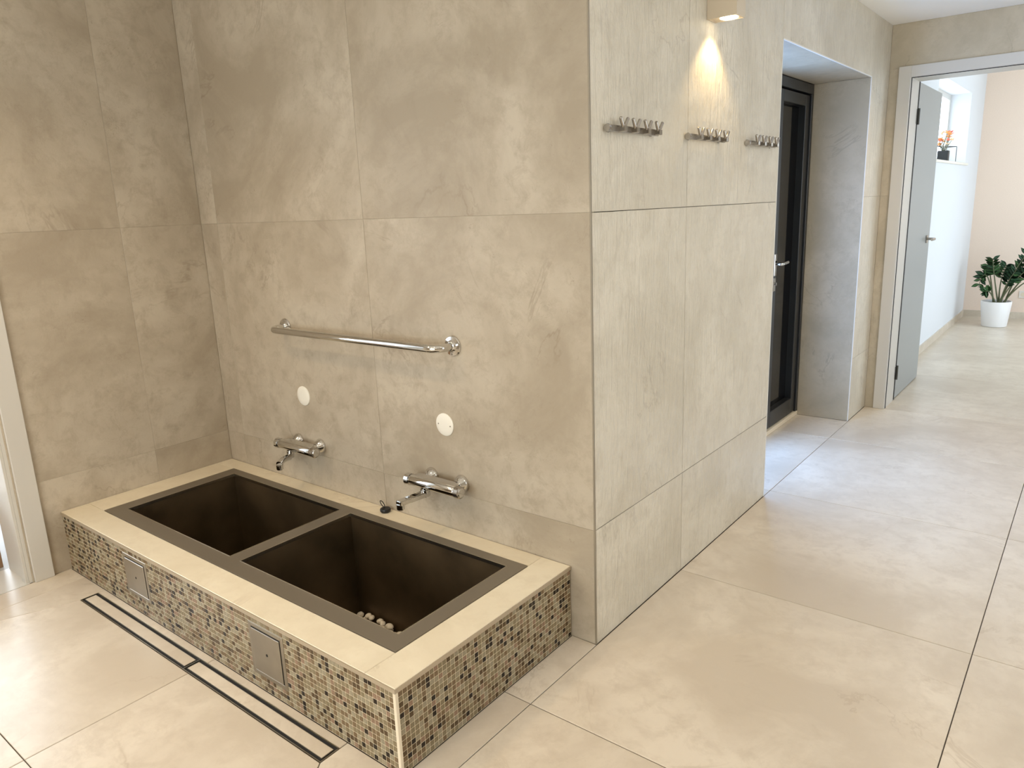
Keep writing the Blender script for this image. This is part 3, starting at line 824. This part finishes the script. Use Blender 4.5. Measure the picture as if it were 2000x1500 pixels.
# rubber plug on the stone ledge
pg = thing('rubber_plug', 'black rubber plug with a pull loop on the stone ledge', 'plug', (1.168, -0.035, TH))
lathe('plug_body', (1.168, -0.035, TH + 0.0002), (0, 0, 1), [(0, 0.018), (0.004, 0.021), (0.011, 0.022), (0.015, 0.020), (0.016, 0.0)], M_['rubber'], pg, 24)
lp = [Vector((1.158, -0.030, TH + 0.017)) + Vector((-0.012 * (1 - math.cos(a)) * 0.9, 0.006 * math.sin(a), 0.011 * (1 - math.cos(a)))) for a in [2 * PI * k / 16 for k in range(17)]]
tube('pull_loop', lp, 0.0019, M_['rubber'], pg, 8)

# ================================================================== HOOK RAILS
def hook_rail(y0, y1, label):
    z = 1.648
    t = thing('hook_rail', label, 'hook rail', (XE, (y0 + y1) / 2, z), 'hook rails')
    L = y1 - y0
    box('rail_bar', (XE + 0.009, XE + 0.017, y0, y1, z - 0.011, z + 0.009), M_['nickel'], t, bev=0.0015)
    for y in (y0 + 0.020, y1 - 0.03):
        lathe('wall_mount', (XE + 0.0006, y, z), (1, 0, 0), [(0, 0.013), (0.004, 0.013), (0.005, 0.009), (0.010, 0.009)], M_['nickel'], t, 18)
    lathe('end_cap', (XE + 0.0125, y0 - 0.004, z - 0.001), (0, 1, 0), [(0, 0.0105), (0.012, 0.0105), (0.014, 0.008)], M_['nickel'], t, 18)
    for k in range(4):
        y = y0 + 0.070 + 0.0735 * k
        bm = bmesh.new()
        add_box(bm, XE + 0.015, XE + 0.036, y - 0.008, y + 0.008, z - 0.010, z + 0.007, bev=0.002)
        hk = finish('hook', bm, M_['nickel'], t)
        for s in (-1, 1):
            a = Vector((XE + 0.027, y + s * 0.003, z + 0.003)); d = Vector((0.06, s * 0.58, 0.82)).normalized()
            tube('prong', [a, a + d * 0.031, a + d * 0.0325], [0.0052, 0.0052, 0.0042], M_['nickel'], hk, 12)
hook_rail(0.074, 0.385, 'four-pronged steel hook rail nearest the outer wall corner')
hook_rail(0.608, 0.919, 'four-pronged steel hook rail in the middle, on the tile joint')
hook_rail(1.152, 1.463, 'four-pronged steel hook rail next to the black door opening')

# ================================================================== WALL LAMP
SX1, SY0, SY1, SZ = XE + 0.108, 0.766, 0.842, 2.042
sc = thing('wall_lamp', 'beige box wall lamp shining down on the hook wall', 'lamp', (XE, 0.804, SZ))
bm = bmesh.new()
tk = 0.004
for r in ((XE + .0005, SX1, SY0, SY0 + tk, SZ, 2.30), (XE + .0005, SX1, SY1 - tk, SY1, SZ, 2.30), (SX1 - tk, SX1, SY0 + tk, SY1 - tk, SZ, 2.30), (XE + .0005, XE + .0005 + tk, SY0 + tk, SY1 - tk, SZ, 2.30)):
    add_box(bm, *r)
finish('lamp_housing', bm, M_['lampbox'], sc)
box('lamp_plate', (XE + .005, SX1 - tk, SY0 + tk, SY1 - tk, SZ + 0.003, SZ + 0.006), M_['lampbox'], sc)
lathe('lamp_lens', (XE + 0.066, 0.804, SZ + 0.0025), (0, 0, -1), [(0, 0.031), (0.002, 0.031), (0.004, 0.026), (0.005, 0.0)], M_['lens'], sc, 28)
ld = bpy.data.lights.new('wall_lamp_light', 'SPOT'); ld.energy = SCONCE_W; ld.color = (1.0, 0.72, 0.36); ld.spot_size = math.radians(104); ld.spot_blend = 0.5; ld.shadow_soft_size = 0.02
lo = bpy.data.objects.new('wall_lamp_light', ld); link(lo, sc); lo.location = Vector((XE + 0.066, 0.804, SZ - 0.012)) - Vector(sc.location)
lo.rotation_euler = (0, math.radians(6), 0)

# ================================================================== ADDED CEILING LAMPS (recessed, unseen, for warm light)
for k, (x, y) in enumerate(((0.85, -1.15), (1.9, -1.1), (0.75, -2.2), (1.7, -2.2), (3.3, -0.4), (3.3, -2.4), (3.3, 1.4), (2.9, 2.75))):
    t = thing('added_ceiling_lamp', ('added round ceiling lamp above the tub left end', 'added round ceiling lamp above the tub right end', 'added round ceiling lamp by the left doorway', 'added round ceiling lamp behind the tub front',
              'added round ceiling lamp over the open floor', 'added round ceiling lamp near the rear window', 'added round ceiling lamp before the deep door opening', 'added round ceiling lamp by the hallway door')[k], 'lamp', (x, y, ZC), 'added ceiling lamps')
    lathe('lamp_ring', (x, y, ZC - 0.0003), (0, 0, -1), [(0, 0.055), (0.004, 0.054), (0.006, 0.042), (0.003, 0.040), (0.003, 0.0)], M_['trim_w'], t, 24)
    lathe('lamp_lens', (x, y, ZC - 0.0035), (0, 0, -1), [(0, 0.039), (0.001, 0.039), (0.0015, 0.0)], M_['downlens'], t, 24)
    l = bpy.data.lights.new('added_lamp_light', 'SPOT'); l.energy = DOWN_W * (3.1 if x < 1 else (3.4 if y > 2 else (0.4 if y > 1 else 1.0))); l.color = WARM; l.spot_size = math.radians(140); l.spot_blend = 0.8; l.shadow_soft_size = 0.05
    o = bpy.data.objects.new('added_lamp_light', l); link(o, t); o.location = (0, 0, -0.02)

# ================================================================== PLANT IN THE HALLWAY
PX, PY = 2.475, 7.42
pl = thing('potted_plant', 'leafy green plant in a white pot against the peach wall', 'plant', (PX, PY, 0))
lathe('pot', (PX, PY, 0.0005), (0, 0, 1), [(0, 0.112), (0.004, 0.116), (0.262, 0.142), (0.266, 0.140), (0.266, 0.132), (0.235, 0.130), (0.235, 0.0)], M_['pot'], pl, 40)
lathe('soil', (PX, PY, 0.236), (0, 0, 1), [(0, 0.129), (0.006, 0.12), (0.010, 0.0)], M_['soil'], pl, 30)
def leaf_mesh(m, ln, wd):
    bm = bmesh.new(); n = 6
    prof = [0.10, 0.62, 0.95, 1.0, 0.78, 0.40, 0.02]
    L_, C_, R_ = [], [], []
    for k in range(n + 1):
        t = k / n; y = ln * t; wv = wd / 2 * prof[k]; zz = -0.10 * ln * t * t
        L_.append(bm.verts.new((-wv, y, zz + 0.12 * wv))); C_.append(bm.verts.new((0, y, zz))); R_.append(bm.verts.new((wv, y, zz + 0.12 * wv)))
    for k in range(n):
        bm.faces.new((L_[k], C_[k], C_[k + 1], L_[k + 1])); bm.faces.new((C_[k], R_[k], R_[k + 1], C_[k + 1]))
    bmesh.ops.solidify(bm, geom=list(bm.faces), thickness=0.0012)
    me = bpy.data.meshes.new('leaf'); bm.to_mesh(me); bm.free(); me.materials.append(m); me.shade_smooth()
    return me
leafs = [leaf_mesh(M_['leaf'], 0.085, 0.042), leaf_mesh(M_['leaf2'], 0.095, 0.046)]
# stems: (base dx, tip offsets) in the picture's sideways direction (x) and depth (y); arching outward
rq = random.Random(11)
# each: tip x offset, tip y offset, tip height above soil, sag, leaf kind, start fraction
STEMS = [(-0.175, -0.03, 0.16, (-0.13, 0.50), 0, 0.42), (-0.12, 0.04, 0.40, (-0.09, 0.36), 0, 0.50), (-0.07, -0.05, 0.47, (-0.05, 0.30), 0, 0.55), (-0.10, -0.06, 0.12, (-0.07, 0.16), 0, 0.60),
         (0.05, 0.04, 0.40, (0.00, 0.26), 1, 0.55), (0.14, -0.06, 0.34, (0.05, 0.20), 1, 0.50), (0.22, 0.05, 0.46, (0.09, 0.24), 1, 0.46), (0.28, -0.05, 0.40, (0.12, 0.26), 1, 0.46),
         (0.33, 0.02, 0.66, (0.13, 0.30), 1, 0.44), (0.26, -0.02, 0.60, (0.09, 0.30), 1, 0.44), (0.42, 0.00, 0.50, (0.20, 0.32), 1, 0.48), (0.46, -0.06, 0.34, (0.22, 0.30), 1, 0.52)]
for tx, ty, th, (kx, kz), kind, st in STEMS:
    b0 = Vector((PX + 0.005 + 0.14 * tx + rq.uniform(-.02, .02), PY + rq.uniform(-.03, .03), 0.240))
    tip = Vector((PX + tx, PY + ty, 0.245 + th))
    ctl = Vector((PX + kx, PY + 0.4 * ty, 0.245 + kz))
    pts = [(1 - t) ** 2 * b0 + 2 * t * (1 - t) * ctl + t * t * tip for t in [k / 10 for k in range(11)]]
    sm = bmesh.new(); add_tube(sm, pts, [0.0085 - 0.0006 * k for k in range(11)], 8)
    stem = finish('stem', sm, M_['stem'], pl, True)
    nl = 6
    for k in range(nl):
        t = st + (1 - st) * (k + 0.4) / nl
        p = (1 - t) ** 2 * b0 + 2 * t * (1 - t) * ctl + t * t * tip
        tg = (2 * (1 - t) * (ctl - b0) + 2 * t * (tip - ctl)).normalized()
        side = tg.cross(Vector((0, -1, 0.15))).normalized()
        for s in (-1, 1):
            d = (tg * 0.55 + side * s * 0.95 + Vector((rq.uniform(-.12, .12), rq.uniform(-.2, .1), rq.uniform(-.1, .1)))).normalized()
            nrm = (Vector((0.15, -0.85, 0.5)) + Vector((rq.uniform(-.25, .25),) * 3)); xax = d.cross(nrm).normalized(); zax = xax.cross(d)
            o = bpy.data.objects.new('leaf', leafs[kind if rq.random() < 0.75 else 1 - kind])
            mt = Matrix.Identity(4)
            for i in range(3): mt[i][0], mt[i][1], mt[i][2] = xax[i], d[i], zax[i]
            sc_ = rq.uniform(0.72, 0.98)
            link(o, stem)
            o.matrix_local = Matrix.Translation(p - Vector(pl.location)) @ mt @ Matrix.Scale(sc_, 4)

# flower arrangement on the recess sill
FX, FY, FZ = 2.012, 6.40, HWZ0 + 0.0222
fa = thing('flower_pot', 'orange flowers in a small black pot on the hallway sill', 'flowers', (FX, FY, FZ))
bm = bmesh.new()
add_box(bm, FX - 0.045, FX + 0.045, FY - 0.045, FY + 0.045, FZ + 0.0005, FZ + 0.105, bev=0.006, seg=2)
finish('pot', bm, M_['potblack'], fa)
rw = 0.0032
bm = bmesh.new()
for (a, b) in (((-0.055, -0.05, 0), (-0.055, -0.05, 0.145)), ((0.062, 0.30, 0), (0.062, 0.30, 0.145)), ((-0.055, -0.05, 0.145), (0.062, 0.30, 0.145)), ((-0.055, 0.30, 0), (-0.055, 0.30, 0.145)), ((-0.055, 0.30, 0.145), (0.062, 0.30, 0.145)), ((-0.055, -0.05, 0.145), (-0.055, 0.30, 0.145))):
    add_tube(bm, [Vector((FX, FY, FZ + 0.003)) + Vector(a), Vector((FX, FY, FZ + 0.003)) + Vector(b)], rw, 6)
finish('wire_frame', bm, M_['potblack'], fa)
rf = random.Random(3)
for k in range(16):
    c = Vector((FX + rf.uniform(-.05, .075), FY + rf.uniform(-.06, .06), FZ + 0.15 + 0.13 * rf.random()))
    bm = bmesh.new()
    add_tube(bm, [(FX + rf.uniform(-.02, .02), FY, FZ + 0.10), c], 0.002, 5)
    for f in bm.faces: f.material_index = 1
    for q in range(7):
        a = 2 * PI * q / 7 + rf.random(); el = rf.uniform(0.0, 1.1)
        d = Vector((math.cos(a) * math.cos(el), math.sin(a) * math.cos(el), math.sin(el))); u, v = frame_for(d)
        ln = rf.uniform(.025, .04)
        q0 = [bm.verts.new(c), bm.verts.new(c + d * ln * .55 + u * ln * .38), bm.verts.new(c + d * ln + v * ln * .1), bm.verts.new(c + d * ln * .55 - u * ln * .38), bm.verts.new(c + d * ln * .5 + v * ln * .16)]
        for tri in ((0, 1, 4), (1, 2, 4), (2, 3, 4), (3, 0, 4), (0, 3, 2, 1)):
            bm.faces.new([q0[i] for i in tri])
    finish('blossom', bm, [M_[('petal', 'petal3', 'petal2', 'petal')[k % 4]], M_['stem']], fa)

# socket low on the peach wall
so = thing('wall_socket', 'small pale wall socket low on the peach wall beside the plant', 'socket', (2.66, 8.05, 0.27))
box('socket_plate', (2.62, 2.70, 8.042, 8.0497, 0.23, 0.31), M_['socket'], so, bev=0.002)
lathe('socket_well', (2.66, 8.0418, 0.27), (0, -1, 0), [(0, 0.024), (0.001, 0.024), (0.001, 0.02), (0.0002, 0.0)], M_['trim_l'], so, 20)
